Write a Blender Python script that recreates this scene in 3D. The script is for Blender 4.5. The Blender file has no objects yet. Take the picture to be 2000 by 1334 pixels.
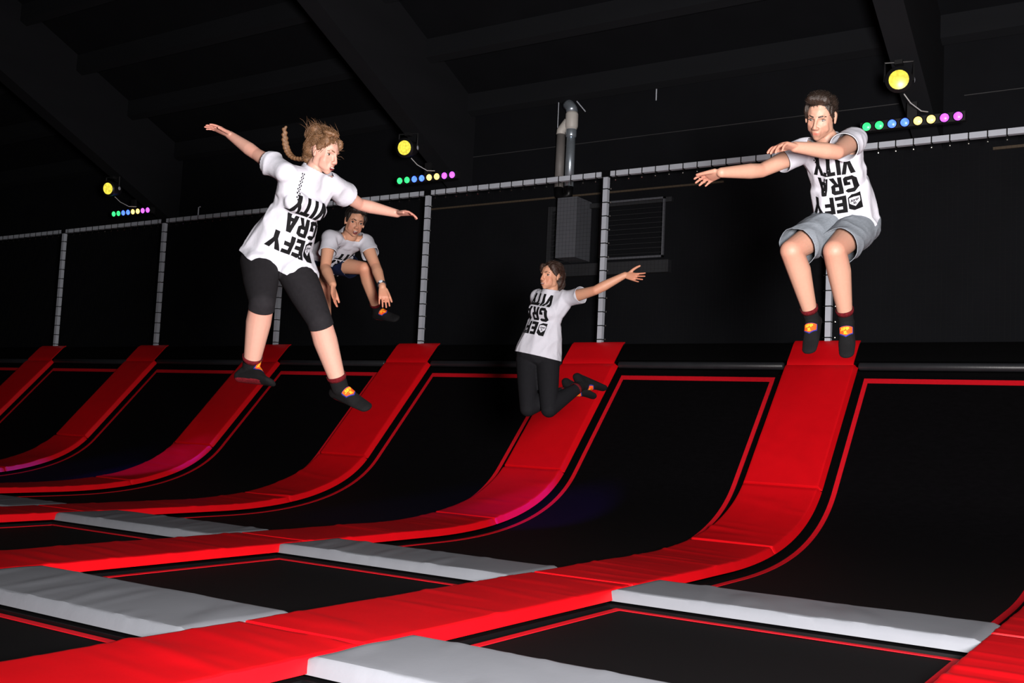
import bpy, bmesh, math, random
import numpy as np
from mathutils import Vector, Matrix, noise
from mathutils.bvhtree import BVHTree

# ------------------------------------------------------------------ camera, world, flash, exposure
SC = bpy.context.scene
COL = SC.collection
V = Vector
CAM = V((20.1278, -11.2858, 0.9375))
CR = V((0.8374, 0.5446, 0.0467)); CU = V((0.0063, -0.0950, 0.9955)); CF = V((-0.5465, 0.8333, 0.0830))
cam_data = bpy.data.cameras.new('camera'); cam = bpy.data.objects.new('camera', cam_data); COL.objects.link(cam)
cam_data.sensor_width = 36.0; cam_data.sensor_fit = 'HORIZONTAL'; cam_data.lens = 36.764
cam_data.clip_start = 0.05; cam_data.clip_end = 200
_m = Matrix((CR, CU, -CF)).transposed().to_4x4(); _m.translation = CAM
cam.matrix_world = _m
SC.camera = cam
world = bpy.data.worlds.new('hall_dark'); SC.world = world; world.use_nodes = True
world.node_tree.nodes['Background'].inputs[0].default_value = (0.35, 0.45, 0.7, 1)
world.node_tree.nodes['Background'].inputs[1].default_value = 0.0015
SC.view_settings.view_transform = 'Standard'; SC.view_settings.look = 'None'
SC.view_settings.exposure = 0.0; SC.view_settings.gamma = 1.0; SC.view_settings.use_curve_mapping = False
# the photographer's flash, just above and right of the lens
fl = bpy.data.lights.new('flash', 'SPOT'); flash = bpy.data.objects.new('flash', fl); COL.objects.link(flash)
fl.energy = 5400; fl.color = (1.0, 0.955, 0.93); fl.shadow_soft_size = 0.45
fl.spot_size = math.radians(125); fl.spot_blend = 1.0
flash.location = CAM + CR * 0.75 + CU * 0.28
flash.rotation_euler = (CF + CR * 0.04 - CU * 0.04).to_track_quat('-Z', 'Y').to_euler()

# ------------------------------------------------------------------ helpers
def link(name, mesh, parent=None, mat=None):
    o = bpy.data.objects.new(name, mesh); COL.objects.link(o)
    if mat is not None and len(mesh.materials) == 0: mesh.materials.append(mat)
    if parent is not None:
        o.parent = parent
        o.matrix_parent_inverse = Matrix.Translation(-parent.location) if parent.rotation_euler.z == 0 else parent.matrix_basis.inverted()
    return o
def tag(o, label=None, cat=None, group=None, kind=None):
    if label: o['label'] = label
    if cat: o['category'] = cat
    if group: o['group'] = group
    if kind: o['kind'] = kind
    return o
def empty(name, loc, label, cat, group=None):
    o = bpy.data.objects.new(name, None); COL.objects.link(o); o.location = loc; o.empty_display_size = 0.1
    return tag(o, label, cat, group)
def mesh_from(name, verts, faces, smooth=False):
    me = bpy.data.meshes.new(name); me.from_pydata([tuple(v) for v in verts], [], faces); me.update()
    if smooth: me.polygons.foreach_set('use_smooth', [True] * len(me.polygons))
    return me
class MB:
    def __init__(s): s.v = []; s.f = []
    def box(s, a, b):
        x0, y0, z0 = a; x1, y1, z1 = b; n = len(s.v)
        s.v += [(x0,y0,z0),(x1,y0,z0),(x1,y1,z0),(x0,y1,z0),(x0,y0,z1),(x1,y0,z1),(x1,y1,z1),(x0,y1,z1)]
        s.f += [tuple(n+i for i in q) for q in ((3,2,1,0),(4,5,6,7),(0,1,5,4),(1,2,6,5),(2,3,7,6),(3,0,4,7))]
        return s
    def tube(s, pts, r, seg=8, cap=True):
        pts = [V(p) for p in pts]; n0 = len(s.v); k = len(pts)
        rs = r if isinstance(r, (list, tuple)) else [r] * k
        t0 = (pts[1] - pts[0]).normalized()
        up = V((0, 0, 1)) if abs(t0.z) < 0.9 else V((1, 0, 0))
        a = t0.cross(up).normalized()
        for i, p in enumerate(pts):
            t = (pts[min(i+1, k-1)] - pts[max(i-1, 0)]).normalized()
            a = (a - t * a.dot(t)).normalized(); b = t.cross(a)
            for j in range(seg):
                th = 2 * math.pi * j / seg
                s.v.append(tuple(p + (a * math.cos(th) + b * math.sin(th)) * rs[i]))
        for i in range(k - 1):
            for j in range(seg):
                s.f.append((n0+i*seg+j, n0+i*seg+(j+1) % seg, n0+(i+1)*seg+(j+1) % seg, n0+(i+1)*seg+j))
        if cap:
            s.f.append(tuple(n0 + j for j in reversed(range(seg)))); s.f.append(tuple(n0 + (k-1)*seg + j for j in range(seg)))
        return s
    def mesh(s, name, smooth=False): return mesh_from(name, s.v, s.f, smooth)
    def obj(s, name, mat, parent=None, smooth=False): return link(name, s.mesh(name, smooth), parent, mat)

# ------------------------------------------------------------------ materials (all procedural)
def material(name, color, rough=0.6, metal=0.0, var=0.12, scale=20.0, bump=0.0, bscale=200.0, stretch=(1,1,1), spec=0.5, sheen=0.0, attr=None, emit=None, estr=0.0, sss=0.0):
    m = bpy.data.materials.new(name); m.use_nodes = True; nt = m.node_tree; N = nt.nodes; L = nt.links
    b = N['Principled BSDF']
    b.inputs['Roughness'].default_value = rough; b.inputs['Metallic'].default_value = metal
    b.inputs['Specular IOR Level'].default_value = spec
    if sheen: b.inputs['Sheen Weight'].default_value = sheen
    tc = N.new('ShaderNodeTexCoord'); mp = N.new('ShaderNodeMapping'); mp.inputs['Scale'].default_value = stretch
    L.new(tc.outputs['Object'], mp.inputs['Vector'])
    nz = N.new('ShaderNodeTexNoise'); nz.inputs['Scale'].default_value = scale; nz.inputs['Detail'].default_value = 5
    L.new(mp.outputs['Vector'], nz.inputs['Vector'])
    mx = N.new('ShaderNodeMix'); mx.data_type = 'RGBA'; mx.blend_type = 'MIX'
    c = V(color)
    mx.inputs[6].default_value = (*(c * (1 - var)), 1); mx.inputs[7].default_value = (*[min(1, x) for x in c * (1 + var)], 1)
    L.new(nz.outputs['Fac'], mx.inputs[0])
    out = mx.outputs[2]
    if attr:
        at = N.new('ShaderNodeAttribute'); at.attribute_name = attr
        mu = N.new('ShaderNodeMix'); mu.data_type = 'RGBA'; mu.blend_type = 'MULTIPLY'; mu.inputs[0].default_value = 1.0
        L.new(out, mu.inputs[6]); L.new(at.outputs['Color'], mu.inputs[7]); out = mu.outputs[2]
    L.new(out, b.inputs['Base Color'])
    if bump:
        n2 = N.new('ShaderNodeTexNoise'); n2.inputs['Scale'].default_value = bscale; n2.inputs['Detail'].default_value = 3
        L.new(mp.outputs['Vector'], n2.inputs['Vector'])
        bp = N.new('ShaderNodeBump'); bp.inputs['Strength'].default_value = bump; bp.inputs['Distance'].default_value = 0.004
        L.new(n2.outputs['Fac'], bp.inputs['Height']); L.new(bp.outputs['Normal'], b.inputs['Normal'])
    if emit:
        b.inputs['Emission Color'].default_value = (*emit, 1); b.inputs['Emission Strength'].default_value = estr
    if sss:
        b.inputs['Subsurface Weight'].default_value = sss; b.inputs['Subsurface Radius'].default_value = (0.01, 0.004, 0.002); b.inputs['Subsurface Scale'].default_value = 1.0
    return m
M = {}
M['red'] = material('red_vinyl', (0.64, 0.0022, 0.0065), 0.42, var=0.10, scale=6, bump=0.10, bscale=60, spec=0.33)
M['grey'] = material('grey_vinyl', (0.20, 0.211, 0.237), 0.58, var=0.08, scale=5, bump=0.10, bscale=50, spec=0.2)
M['mat'] = material('black_mesh_fabric', (0.0017, 0.0015, 0.0020), 0.8, var=0.5, scale=14, bump=0.25, bscale=140, stretch=(1, 3.5, 1), spec=0.05, sheen=0.002)
M['webbing'] = material('red_webbing', (0.62, 0.005, 0.014), 0.7, var=0.15, scale=40, bump=0.15, bscale=300, spec=0.15)
M['blackpad'] = material('black_vinyl', (0.012, 0.012, 0.014), 0.45, var=0.3, scale=8, bump=0.1, bscale=60, spec=0.35)
M['coping'] = material('dark_coping_vinyl', (0.017, 0.018, 0.021), 0.42, var=0.3, scale=10, bump=0.2, bscale=90, spec=0.4)
M['frame'] = material('black_steel', (0.0035, 0.0035, 0.004), 0.4, var=0.2, scale=12, spec=0.2)
M['deck'] = material('black_deck_cloth', (0.0012, 0.0012, 0.0014), 0.9, var=0.3, scale=10, spec=0.05)
M['wall'] = material('dark_wall_paint', (0.0044, 0.0048, 0.0062), 0.85, var=0.25, scale=2.5, bump=0.1, bscale=20, spec=0.1)
M['roof'] = material('dark_roof_board', (0.0048, 0.0053, 0.0066), 0.9, var=0.25, scale=2, bump=0.1, bscale=15, spec=0.08)
M['beam'] = material('dark_painted_timber', (0.0095, 0.0100, 0.0120), 0.85, var=0.2, scale=3, bump=0.15, bscale=25, stretch=(1, .2, 1), spec=0.1)
M['purlin'] = material('dark_painted_purlin', (0.0080, 0.0087, 0.0104), 0.85, var=0.2, scale=3, stretch=(.2, 1, 1), spec=0.1)
M['steel'] = material('galvanised_steel', (0.44, 0.47, 0.53), 0.5, metal=0.0, var=0.12, scale=9, bump=0.05, spec=0.4)
M['cord'] = material('black_cord', (0.006, 0.006, 0.006), 0.8, var=0.2, spec=0.1)
M['clip'] = material('bright_metal_clip', (0.8, 0.78, 0.7), 0.2, metal=1.0, var=0.05)
M['concrete'] = material('dark_concrete', (0.02, 0.02, 0.02), 0.9, var=0.3, scale=4)
M['wood'] = material('raw_batten', (0.055, 0.038, 0.022), 0.8, var=0.3, scale=8, stretch=(.1, 1, 1))
M['pvc'] = material('white_pvc', (0.50, 0.48, 0.45), 0.5, var=0.08, scale=12)
M['greypipe'] = material('grey_pvc', (0.15, 0.14, 0.135), 0.55, var=0.12, scale=12)
M['zinc'] = material('zinc_flue', (0.40, 0.46, 0.52), 0.32, metal=0.7, var=0.25, scale=14, bump=0.1, bscale=40)
M['unit'] = material('grey_sheet_metal', (0.075, 0.079, 0.092), 0.55, var=0.12, scale=8)
M['unitdark'] = material('dark_sheet_metal', (0.016, 0.017, 0.020), 0.55, var=0.2, scale=8)
M['lamp'] = material('black_lamp_housing', (0.012, 0.012, 0.013), 0.4, var=0.2, spec=0.5)
M['wire'] = material('dull_wire', (0.028, 0.028, 0.03), 0.6, var=0.8, scale=3)
M['cable'] = material('pale_cable', (0.5, 0.5, 0.5), 0.5, var=0.05)
def emitter(name, col, s, rim=0.25):
    m = material(name, tuple(c * 0.15 for c in col), 0.3, emit=col, estr=s); nt = m.node_tree; N = nt.nodes; L = nt.links; b = N['Principled BSDF']
    # brighter centre and a faceted lens pattern
    tc = [n for n in N if n.type == 'TEX_COORD'][0]
    vo = N.new('ShaderNodeTexVoronoi'); vo.inputs['Scale'].default_value = 30
    L.new(tc.outputs['Object'], vo.inputs['Vector'])
    mr = N.new('ShaderNodeMapRange'); mr.inputs[1].default_value = 0.0; mr.inputs[2].default_value = 0.8
    mr.inputs[3].default_value = s * 1.25; mr.inputs[4].default_value = s * 0.7
    L.new(vo.outputs['Distance'], mr.inputs[0]); L.new(mr.outputs[0], b.inputs['Emission Strength'])
    return m
M['led_green'] = emitter('green_led', (0.03, 1.0, 0.16), 2.6)
M['led_blue'] = emitter('blue_led', (0.04, 0.10, 1.0), 5.0)
M['led_amber'] = emitter('amber_led', (1.0, 0.62, 0.14), 3.6)
M['led_purple'] = emitter('purple_led', (0.50, 0.07, 1.0), 3.6)
M['par_yellow'] = emitter('yellow_lamp', (0.95, 0.80, 0.08), 1.15)

# ------------------------------------------------------------------ hall grid
S = 2.8; W2 = 0.361                     # runner pitch and half width
ROWS = [(-4.925, -5.549), (-7.505, -8.141)]
SL = math.atan2(2.055 - 0.56, 1.4)
def profile():
    pts = []
    n = 34
    for i in range(n): t = i / n; pts.append((-1.4 * t, 2.055 - (2.055 - 0.56) * t))
    n = 60; a, c, e = V((-1.4, 0.56)), V((-1.924, 0.0)), V((-3.7, 0.0))
    for i in range(n + 1): t = i / n; p = a * (1-t)**2 + c * 2 * t * (1-t) + e * t * t; pts.append((p.x, p.y))
    y = -3.7
    while y > -11.4: y -= 0.07; pts.append((y, 0.0))
    return pts
PROF = profile()
def path(y):                            # position and unit normal (y,z) of the pad surface line at a given y
    if y >= PROF[0][0]:
        return V((y, 2.055 + (y) * math.tan(SL))), V((-math.sin(SL), math.cos(SL)))
    for i in range(len(PROF) - 1):
        (y0, z0), (y1, z1) = PROF[i], PROF[i+1]
        if y1 <= y <= y0:
            t = (y0 - y) / (y0 - y1); d = V((y1 - y0, z1 - z0)).normalized()
            j = min(i + 1, len(PROF) - 2); (ya, za), (yb, zb) = PROF[j], PROF[j+1]
            d2 = V((yb - ya, zb - za)).normalized(); d = (d * (1-t) + d2 * t).normalized()
            return V((y, z0 + (z1 - z0) * t)), V((d.y, -d.x))
    return V((y, 0)), V((0, 1))
def arc_samples(ya, yb, step):
    ys = [ya]; y = ya
    while y > yb + 1e-6:
        p, n = path(y); y -= step * max(0.3, abs(n.y if False else n[1])); ys.append(max(y, yb))
    return ys
def off(y, o):
    p, n = path(y); q = p + n * o
    return q.x, q.y

# setting ------------------------------------------------------------------------------------------
def struct(o): return tag(o, kind='structure')
struct(MB().box((-6, -13, -1.0), (27, 2, -0.9)).obj('floor', M['concrete']))
WY = 0.9
struct(MB().box((-6, WY, -0.9), (27, WY + 0.2, 5.75)).obj('wall_back', M['wall']))
ledge = struct(MB().box((-6, 0.10, -0.9), (27, WY, 1.99)).obj('ledge', M['deck']))
def roof_z(y): return 5.76 + 0.46 * (0.69 - y)
mb = MB(); mb.v = [(-6, WY + .2, roof_z(WY + .2)), (27, WY + .2, roof_z(WY + .2)), (27, -13, roof_z(-13)), (-6, -13, roof_z(-13))]
mb.v += [(x, y, z + 0.2) for x, y, z in mb.v]
mb.f = [(0,1,2,3), (7,6,5,4), (0,4,5,1), (1,5,6,2), (2,6,7,3), (3,7,4,0)]
ceiling = struct(mb.obj('ceiling', M['roof']))
for i in range(12):                     # purlins
    y = 0.69 - 1.02 * i; zb = roof_z(y) - 0.27
    for (xa, xb) in ((-6, 4.58), (4.86, 11.03), (11.31, 17.50), (17.78, 27)):
        m2 = MB(); h = 0.23 * 0.46
        m2.v = [(xa, y, zb), (xb, y, zb), (xb, y + 0.11, zb - 0.05), (xa, y + 0.11, zb - 0.05), (xa, y, zb + 0.26), (xb, y, zb + 0.26), (xb, y + 0.11, zb + 0.22), (xa, y + 0.11, zb + 0.22)]
        m2.f = [(3,2,1,0),(4,5,6,7),(0,1,5,4),(1,2,6,5),(2,3,7,6),(3,0,4,7)]
        link('purlin', m2.mesh('purlin'), ceiling, M['purlin'])
for i, bx in enumerate((4.72, 11.17, 17.64)):
    m2 = MB(); xa, xb = bx - 0.14, bx + 0.14
    def bz(y): return 4.73 - 0.5 * y
    ya, yb = WY, -13
    for x in (xa, xb):
        m2.v += [(x, ya, bz(ya)), (x, yb, bz(yb)), (x, yb, roof_z(yb)), (x, ya, roof_z(ya))]
    m2.f = [(0,1,2,3), (7,6,5,4), (0,4,5,1), (1,5,6,2), (2,6,7,3), (3,7,4,0)]
    struct(link('ceiling_beam', m2.mesh('ceiling_beam'), None, M['beam']))
t1 = struct(MB().box((10.5, WY - 0.025, 4.13), (15.2, WY, 4.155)).obj('trim_1', M['wood']))
struct(MB().box((18.3, WY - 0.025, 4.21), (24, WY, 4.24)).obj('trim_2', M['wood']))
struct(MB().box((11.3, WY - 0.012, 4.86), (17.3, WY, 4.868)).obj('trim_3', M['wire']))
struct(MB().box((18.0, WY - 0.012, 4.86), (24.0, WY, 4.868)).obj('trim_4', M['wire']))

# ramp deck between the runners (black cloth up to the net) and coping pads
RUN = list(range(0, 8))
def sweep(xs_prof, ya, yb, step, wr=0.0, seed=0, x0=0.0):
    """sweep a cross-section [(x, offset)] (open polyline, closed by the last->first edge) along the ramp profile"""
    ys = arc_samples(ya, yb, step); k = len(xs_prof); vs = []; fs = []
    for i, y in enumerate(ys):
        p, n = path(y)
        endf = min(i, len(ys) - 1 - i)
        for (x, o) in xs_prof:
            oo = o
            if o > -0.012 and wr:
                a = noise.noise(V((x * 1.3 + seed * 7.1, y * 9.0 + x * 1.2, seed)))
                bq = noise.noise(V((x * 0.7 + 3 + seed, y * 3.1 + x * .5, seed + 9.0)))
                oo += wr * (max(0, a - 0.12) * 1.8 + 0.5 * bq)
            if endf == 0 and o > -0.05: oo -= 0.016
            q = p + n * oo
            vs.append((x0 + x, q.x, q.y))
    for i in range(len(ys) - 1):
        for j in range(k):
            a = i * k + j; b = i * k + (j + 1) % k
            fs.append((a, b, b + k, a + k))
    fs.append(tuple(reversed(range(k)))); fs.append(tuple((len(ys) - 1) * k + j for j in range(k)))
    me = mesh_from('sweep', vs, fs, True)
    bm = bmesh.new(); bm.from_mesh(me); bmesh.ops.recalc_face_normals(bm, faces=bm.faces[:])
    for e in bm.edges:
        if len(e.link_faces) == 2 and e.calc_face_angle(0) > 0.55: e.smooth = False
    bm.to_mesh(me); bm.free()
    return me
def pad_section(w, n=14, fl=0.030, th=0.062):
    L = [(-w - fl, -th), (-w - fl * .52, -th * .5), (-w - .003, -.005), (-w + .005, -.0005)]
    top = [(-w + 0.02 + (2 * w - 0.04) * i / n, 0.0) for i in range(n + 1)]
    return L + top + [(-x, o) for x, o in reversed(L)]
who = {6: 'below man in grey shorts', 5: 'behind woman in long leggings', 4: 'beside capri woman\'s pointed foot',
       3: 'behind capri woman\'s raised foot', 7: 'beyond man in grey shorts'}
def whichrun(n): return who.get(n, 'in dim hall past capri woman')
for n in RUN:
    x = n * S
    sec = pad_section(W2)
    # upper slope pad with its thin flap over the ledge
    root = link('ramp_pad', sweep(sec, -0.26, -1.425, 0.05, 0.004, n, x), None, M['red'])
    tag(root, 'straight red ramp pad notched round a net post, ' + whichrun(n), 'pad', 'red pads on the ramp slopes')
    fsec = [(-.354, -.008), (-.354, .002), (-.1, .002), (.1, .002), (.354, .002), (.354, -.008)]
    link('flap', sweep(fsec, 0.0, -0.27, 0.06, 0, n, x), root, M['red'])
    o = link('ramp_pad', sweep(sec, -1.435, -2.665, 0.03, 0.011, n + 20, x), None, M['red'])
    tag(o, 'curved wrinkled red pad at the slope foot, ' + whichrun(n), 'pad', 'red curved pads at the ramp foot')
    for k, (a, b) in enumerate(((-2.677, -5.262), (-5.274, -7.80), (-7.812, -11.0))):
        if k == 2 and n < 5: continue
        if k == 1 and n < 3: continue
        o = link('floor_pad', sweep(sec, a, b, 0.03, 0.009, n + 40 + 20 * k, x), None, M['red'])
        tag(o, ('flat red pad running off the curved pad, strip ', 'flat red pad between both grey pad rows, strip ', 'flat red pad before the wide grey pads, strip ')[k] + whichrun(n), 'pad', 'flat red floor pads')

# trampolines -------------------------------------------------------------------------------------
def strip_on(ya, yb, xa, xb, o, th=0.004, step=0.06, name='strip'):
    return sweep([(xa, o - th), (xa, o), (xb, o), (xb, o - th)], ya, yb, step)
GAPX = 0.13
def ring_lines(parent, xa, xb, ya, yb, o, w=0.045):
    for (a, b, c, d) in ((xa, xa + w, ya, yb), (xb - w, xb, ya, yb)):
        link('border_line', strip_on(c, d, a, b, o), parent, M['webbing'])
    link('border_line', strip_on(ya + 0.0, ya - w, xa, xb, o + 0.0006), parent, M['webbing'])
    link('border_line', strip_on(yb + w, yb, xa, xb, o + 0.0006), parent, M['webbing'])
bayname = {7: 'two bays past the long-legging woman', 6: 'just beyond man in grey shorts', 5: 'between long-legging woman and man', 4: 'between capri and long-legging women', 3: 'below capri woman'}
def whichbay(n): return bayname.get(n, 'in dim row past capri woman')
for n in range(0, 8):
    xa, xb = n * S + W2, (n + 1) * S - W2
    root = empty('trampoline', ((xa + xb) / 2, -2.0, -0.2), 'black curved wall trampoline, red border line, ' + whichbay(n), 'trampoline', 'curved wall trampolines')
    mt = sweep([(xa - .02, -.115)] + [(xa - .02 + (xb - xa + .04) * i / 8, -.10) for i in range(9)] + [(xb + .02, -.115)], -0.31, -4.93, 0.05)
    link('mat', mt, root, M['mat'])
    ring_lines(root, xa + GAPX - .02, xb - GAPX + .02, -0.345, -4.80, -0.095)
    for s_, xx in ((1, xa), (-1, xb)):
        link('spring_cover', sweep([(xx - s_ * .02, -.10), (xx + s_ * .0, -.082), (xx + s_ * .085, -.088), (xx + s_ * .09, -.10)], -0.33, -4.9, 0.05), root, M['deck'])
    # coping pad and deck panel of this bay
    p, nn = path(-0.25); q = p + nn * -0.055
    cp = MB().tube([(xa + .035, q.x, q.y), (xa + .05, q.x, q.y), ((xa + xb) / 2, q.x, q.y), (xb - .05, q.x, q.y), (xb - .035, q.x, q.y)], [.03, .042, .042, .042, .03], 14)
    tag(cp.obj('coping_pad', M['coping'], None, True), 'round dark coping pad on the ramp top, ' + whichbay(n), 'coping pad', 'coping pads along the ramp top')
    o = link('deck_panel', sweep([(xa - .02, -.06), (xa - .02, -.045), (xb + .02, -.045), (xb + .02, -.06)], 0.012, -0.19, 0.06), None, M['deck'])
    tag(o, 'black cloth panel above the coping pad, ' + whichbay(n), 'panel', 'black deck panels under the net')
for n in range(3, 8):
    for r in (0, 1):
        ya = ROWS[r][1]; yb = ROWS[r + 1][0] if r == 0 else -10.6
        if r == 1 and n < 5: continue
        xa, xb = n * S + W2, (n + 1) * S - W2
        root = empty('trampoline', ((xa + xb) / 2, (ya + yb) / 2, -0.2), ('flat black trampoline bed between the grey pad rows, ', 'flat black trampoline bed before the wide grey pads, ')[r] + whichbay(n), 'trampoline', 'flat trampoline beds')
        mb = MB(); nx = 24; ny = 24
        for i in range(nx + 1):
            for j in range(ny + 1):
                u, v = i / nx, j / ny
                sag = -0.018 * math.sin(math.pi * u) * math.sin(math.pi * v)
                mb.v.append((xa - .03 + (xb - xa + .06) * u, ya + .03 + (yb - ya - .06) * v, -0.10 + sag))
        for i in range(nx):
            for j in range(ny): a = i * (ny + 1) + j; mb.f.append((a, a + ny + 1, a + ny + 2, a + 1))
        mb.obj('mat', M['mat'], root, True)
        g = 0.075; w = 0.045
        for (a, b, c, d) in ((xa + g, xb - g, ya - g + .01, ya - g - w + .01), (xa + g, xb - g, yb + g + w, yb + g), (xa + g, xa + g + w, ya - g, yb + g), (xb - g - w, xb - g, ya - g, yb + g)):
            link('border_line', strip_on(c, d, a, b, -0.0955 if a == xa + g and b == xb - g else -0.096), root, M['webbing'])
        for (a, b) in (((xa - .05, yb, -.16), (xa + .03, ya, -.082)), ((xb - .03, yb, -.16), (xb + .05, ya, -.082)), ((xa, ya - .055, -.16), (xb, ya + .03, -.08)), ((xa, yb - .03, -.16), (xb, yb + .045, -.08))):
            MB().box(a, b).obj('frame_rail', M['frame'], root)

# grey pads across the bays ------------------------------------------------------------------------
def grey_pad(xa, xb, ya, yb, seed):
    nx, ny = 60, 16; vs = []; fs = []
    prof = [(0.030, -0.065), (0.018, -0.034), (0.003, -0.005), (-0.006, 0.001)]
    ys = [(ya + o, z) for o, z in prof] + [(ya - .02 + (yb - ya + .04) * j / ny, 0.002) for j in range(ny + 1)] + [(yb - o, z) for o, z in reversed(prof)]
    k = len(ys)
    for i in range(nx + 1):
        u = i / nx; x = xa + .006 + (xb - xa - .012) * u
        for (y, z) in ys:
            zz = z
            if z > -0.005:
                a = noise.noise(V((x * 7 + y * 2.5, y * 1.6, seed))); b = noise.noise(V((x * 2.2, y * 2, seed + 4)))
                zz += 0.013 * max(0, a - .12) + 0.004 * b
            elif z > -0.06: y += 0.0025 * noise.noise(V((x * 26, z * 9, seed)))
            if i in (0, nx) and z > -0.05: zz -= 0.012
            vs.append((x, y, zz))
    for i in range(nx):
        for j in range(k - 1): a = i * k + j; fs.append((a, a + k, a + k + 1, a + 1))
    fs.append(tuple(range(k))); fs.append(tuple(reversed([nx * k + j for j in range(k)])))
    # underside
    fs.append((0, k - 1, nx * k + k - 1, nx * k))
    me = mesh_from('grey_pad', vs, fs, True)
    bm = bmesh.new(); bm.from_mesh(me); bmesh.ops.recalc_face_normals(bm, faces=bm.faces[:])
    for e in bm.edges:
        if len(e.link_faces) == 2 and e.calc_face_angle(0) > 0.55: e.smooth = False
    bm.to_mesh(me); bm.free(); return me
for n in range(2, 8):
    for r in (0, 1):
        if r == 1 and n < 5: continue
        o = link('cross_pad', grey_pad(n * S + W2, (n + 1) * S - W2, ROWS[r][0], ROWS[r][1], n * 3 + r), None, M['grey'])
        tag(o, ('grey pad across the wall trampoline foot, ', 'wide grey pad in front of a flat trampoline, ')[r] + whichbay(n), 'pad', 'grey pads across the bays')

# safety net frame ---------------------------------------------------------------------------------
PZ0, PZ1, PT = 1.98, 4.115, 0.031
tie_post = MB(); e = PT + .004
for a, b in (((-e, -e, -.006), (e, -e + .005, .006)), ((-e, e - .005, -.006), (e, e, .006)), ((-e, -e, -.006), (-e + .005, e, .006)), ((e - .005, -e, -.006), (e, e, .006)), ((e, -.01, -.004), (e + .035, .0, .004)), ((-e - .03, -.01, -.004), (-e, .0, .004))): tie_post.box(a, b)
tie_post = tie_post.mesh('tie'); tie_post.materials.append(M['cord'])
tie_rail = MB()
for a, b in (((-.006, -e, -e), (.006, -e + .005, e)), ((-.006, e - .005, -e), (.006, e, e)), ((-.006, -e, e - .005), (.006, e, e)), ((-.006, -e, -e), (.006, e, -e + .005)), ((-.004, -.03, -e - .045), (.004, -.022, -e))): tie_rail.box(a, b)
tie_rail = tie_rail.mesh('tie'); tie_rail.materials.append(M['cord'])
bmc = bmesh.new(); bmesh.ops.create_icosphere(bmc, subdivisions=1, radius=0.011); clip_me = bpy.data.meshes.new('clip'); bmc.to_mesh(clip_me); bmc.free(); clip_me.materials.append(M['clip'])
def tie(me, parent, loc, cliploc):
    t = link('tie', me, parent); t.location = loc
    c = bpy.data.objects.new('clip', clip_me); COL.objects.link(c); c.parent = t; c.location = cliploc
for n in range(0, 9):
    x = n * S
    root = empty('net_post', (x, 0.035, PZ0), 'square steel net post with black ties, strip ' + whichrun(n) if n < 8 else 'square steel net post with black ties beyond the last bay', 'post', 'net posts along the ramp top')
    MB().box((x - PT, 0.035 - PT, PZ0 - .05), (x + PT, 0.035 + PT, PZ1)).obj('tube', M['steel'], root)
    MB().box((x - .05, -.005, PZ1 - .005), (x + .05, .075, PZ1 + .075)).obj('corner_fitting', M['frame'], root)
    for k in range(12): tie(tie_post, root, (x, 0.035, PZ0 + .10 + k * 0.171), (e + .04, -.012, 0))
    if n == 8: continue
    rr = empty('net_rail', (x + S / 2, 0.035, PZ1 + .035), 'steel net top rail with black ties, ' + whichbay(n), 'rail', 'top rails of the safety net')
    z0 = PZ1 + .004
    MB().box((x + .065, .035 - PT, z0), (x + S - .065, .035 + PT, z0 + 2 * PT)).obj('tube', M['steel'], rr)
    for k in range(15): tie(tie_rail, rr, (x + .14 + k * 0.18, .035, z0 + PT), (0, -.026, -e - .05))
    nb = MB(); cy = 0.03; r_ = 0.0006
    for k in range(2, 55): xx = x + k * 0.05; nb.box((xx - r_, cy - r_, PZ0 + .06), (xx + r_, cy + r_, PZ1 - .03))
    for k in range(2, 42): zz = PZ0 + k * 0.05; nb.box((x + .08, cy - r_, zz - r_), (x + S - .08, cy + r_, zz + r_))
    o = nb.obj('safety_net', M['cord']); tag(o, 'fine black safety net between two posts, ' + whichbay(n), 'net', 'safety net panels')

# lamps --------------------------------------------------------------------------------------------
def disc(name, c, nrm, r, mat, parent, bulge=0.25):
    nrm = V(nrm).normalized(); a = nrm.cross(V((0, 0, 1))).normalized(); b = nrm.cross(a); vs = []; fs = []; seg = 20; rings = 4
    vs.append(tuple(V(c) + nrm * r * bulge))
    for i in range(1, rings + 1):
        t = i / rings
        for j in range(seg):
            th = 2 * math.pi * j / seg
            vs.append(tuple(V(c) + (a * math.cos(th) + b * math.sin(th)) * r * t + nrm * r * bulge * (1 - t * t)))
    for j in range(seg): fs.append((0, 1 + j, 1 + (j + 1) % seg))
    for i in range(rings - 1):
        for j in range(seg): p = 1 + i * seg; fs.append((p + j, p + seg + j, p + seg + (j + 1) % seg, p + (j + 1) % seg))
    return link(name, mesh_from(name, vs, fs, True), parent, mat)
LEDS = ['led_green', 'led_green', 'led_blue', 'led_blue', 'led_amber', 'led_amber', 'led_purple', 'led_purple']
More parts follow.
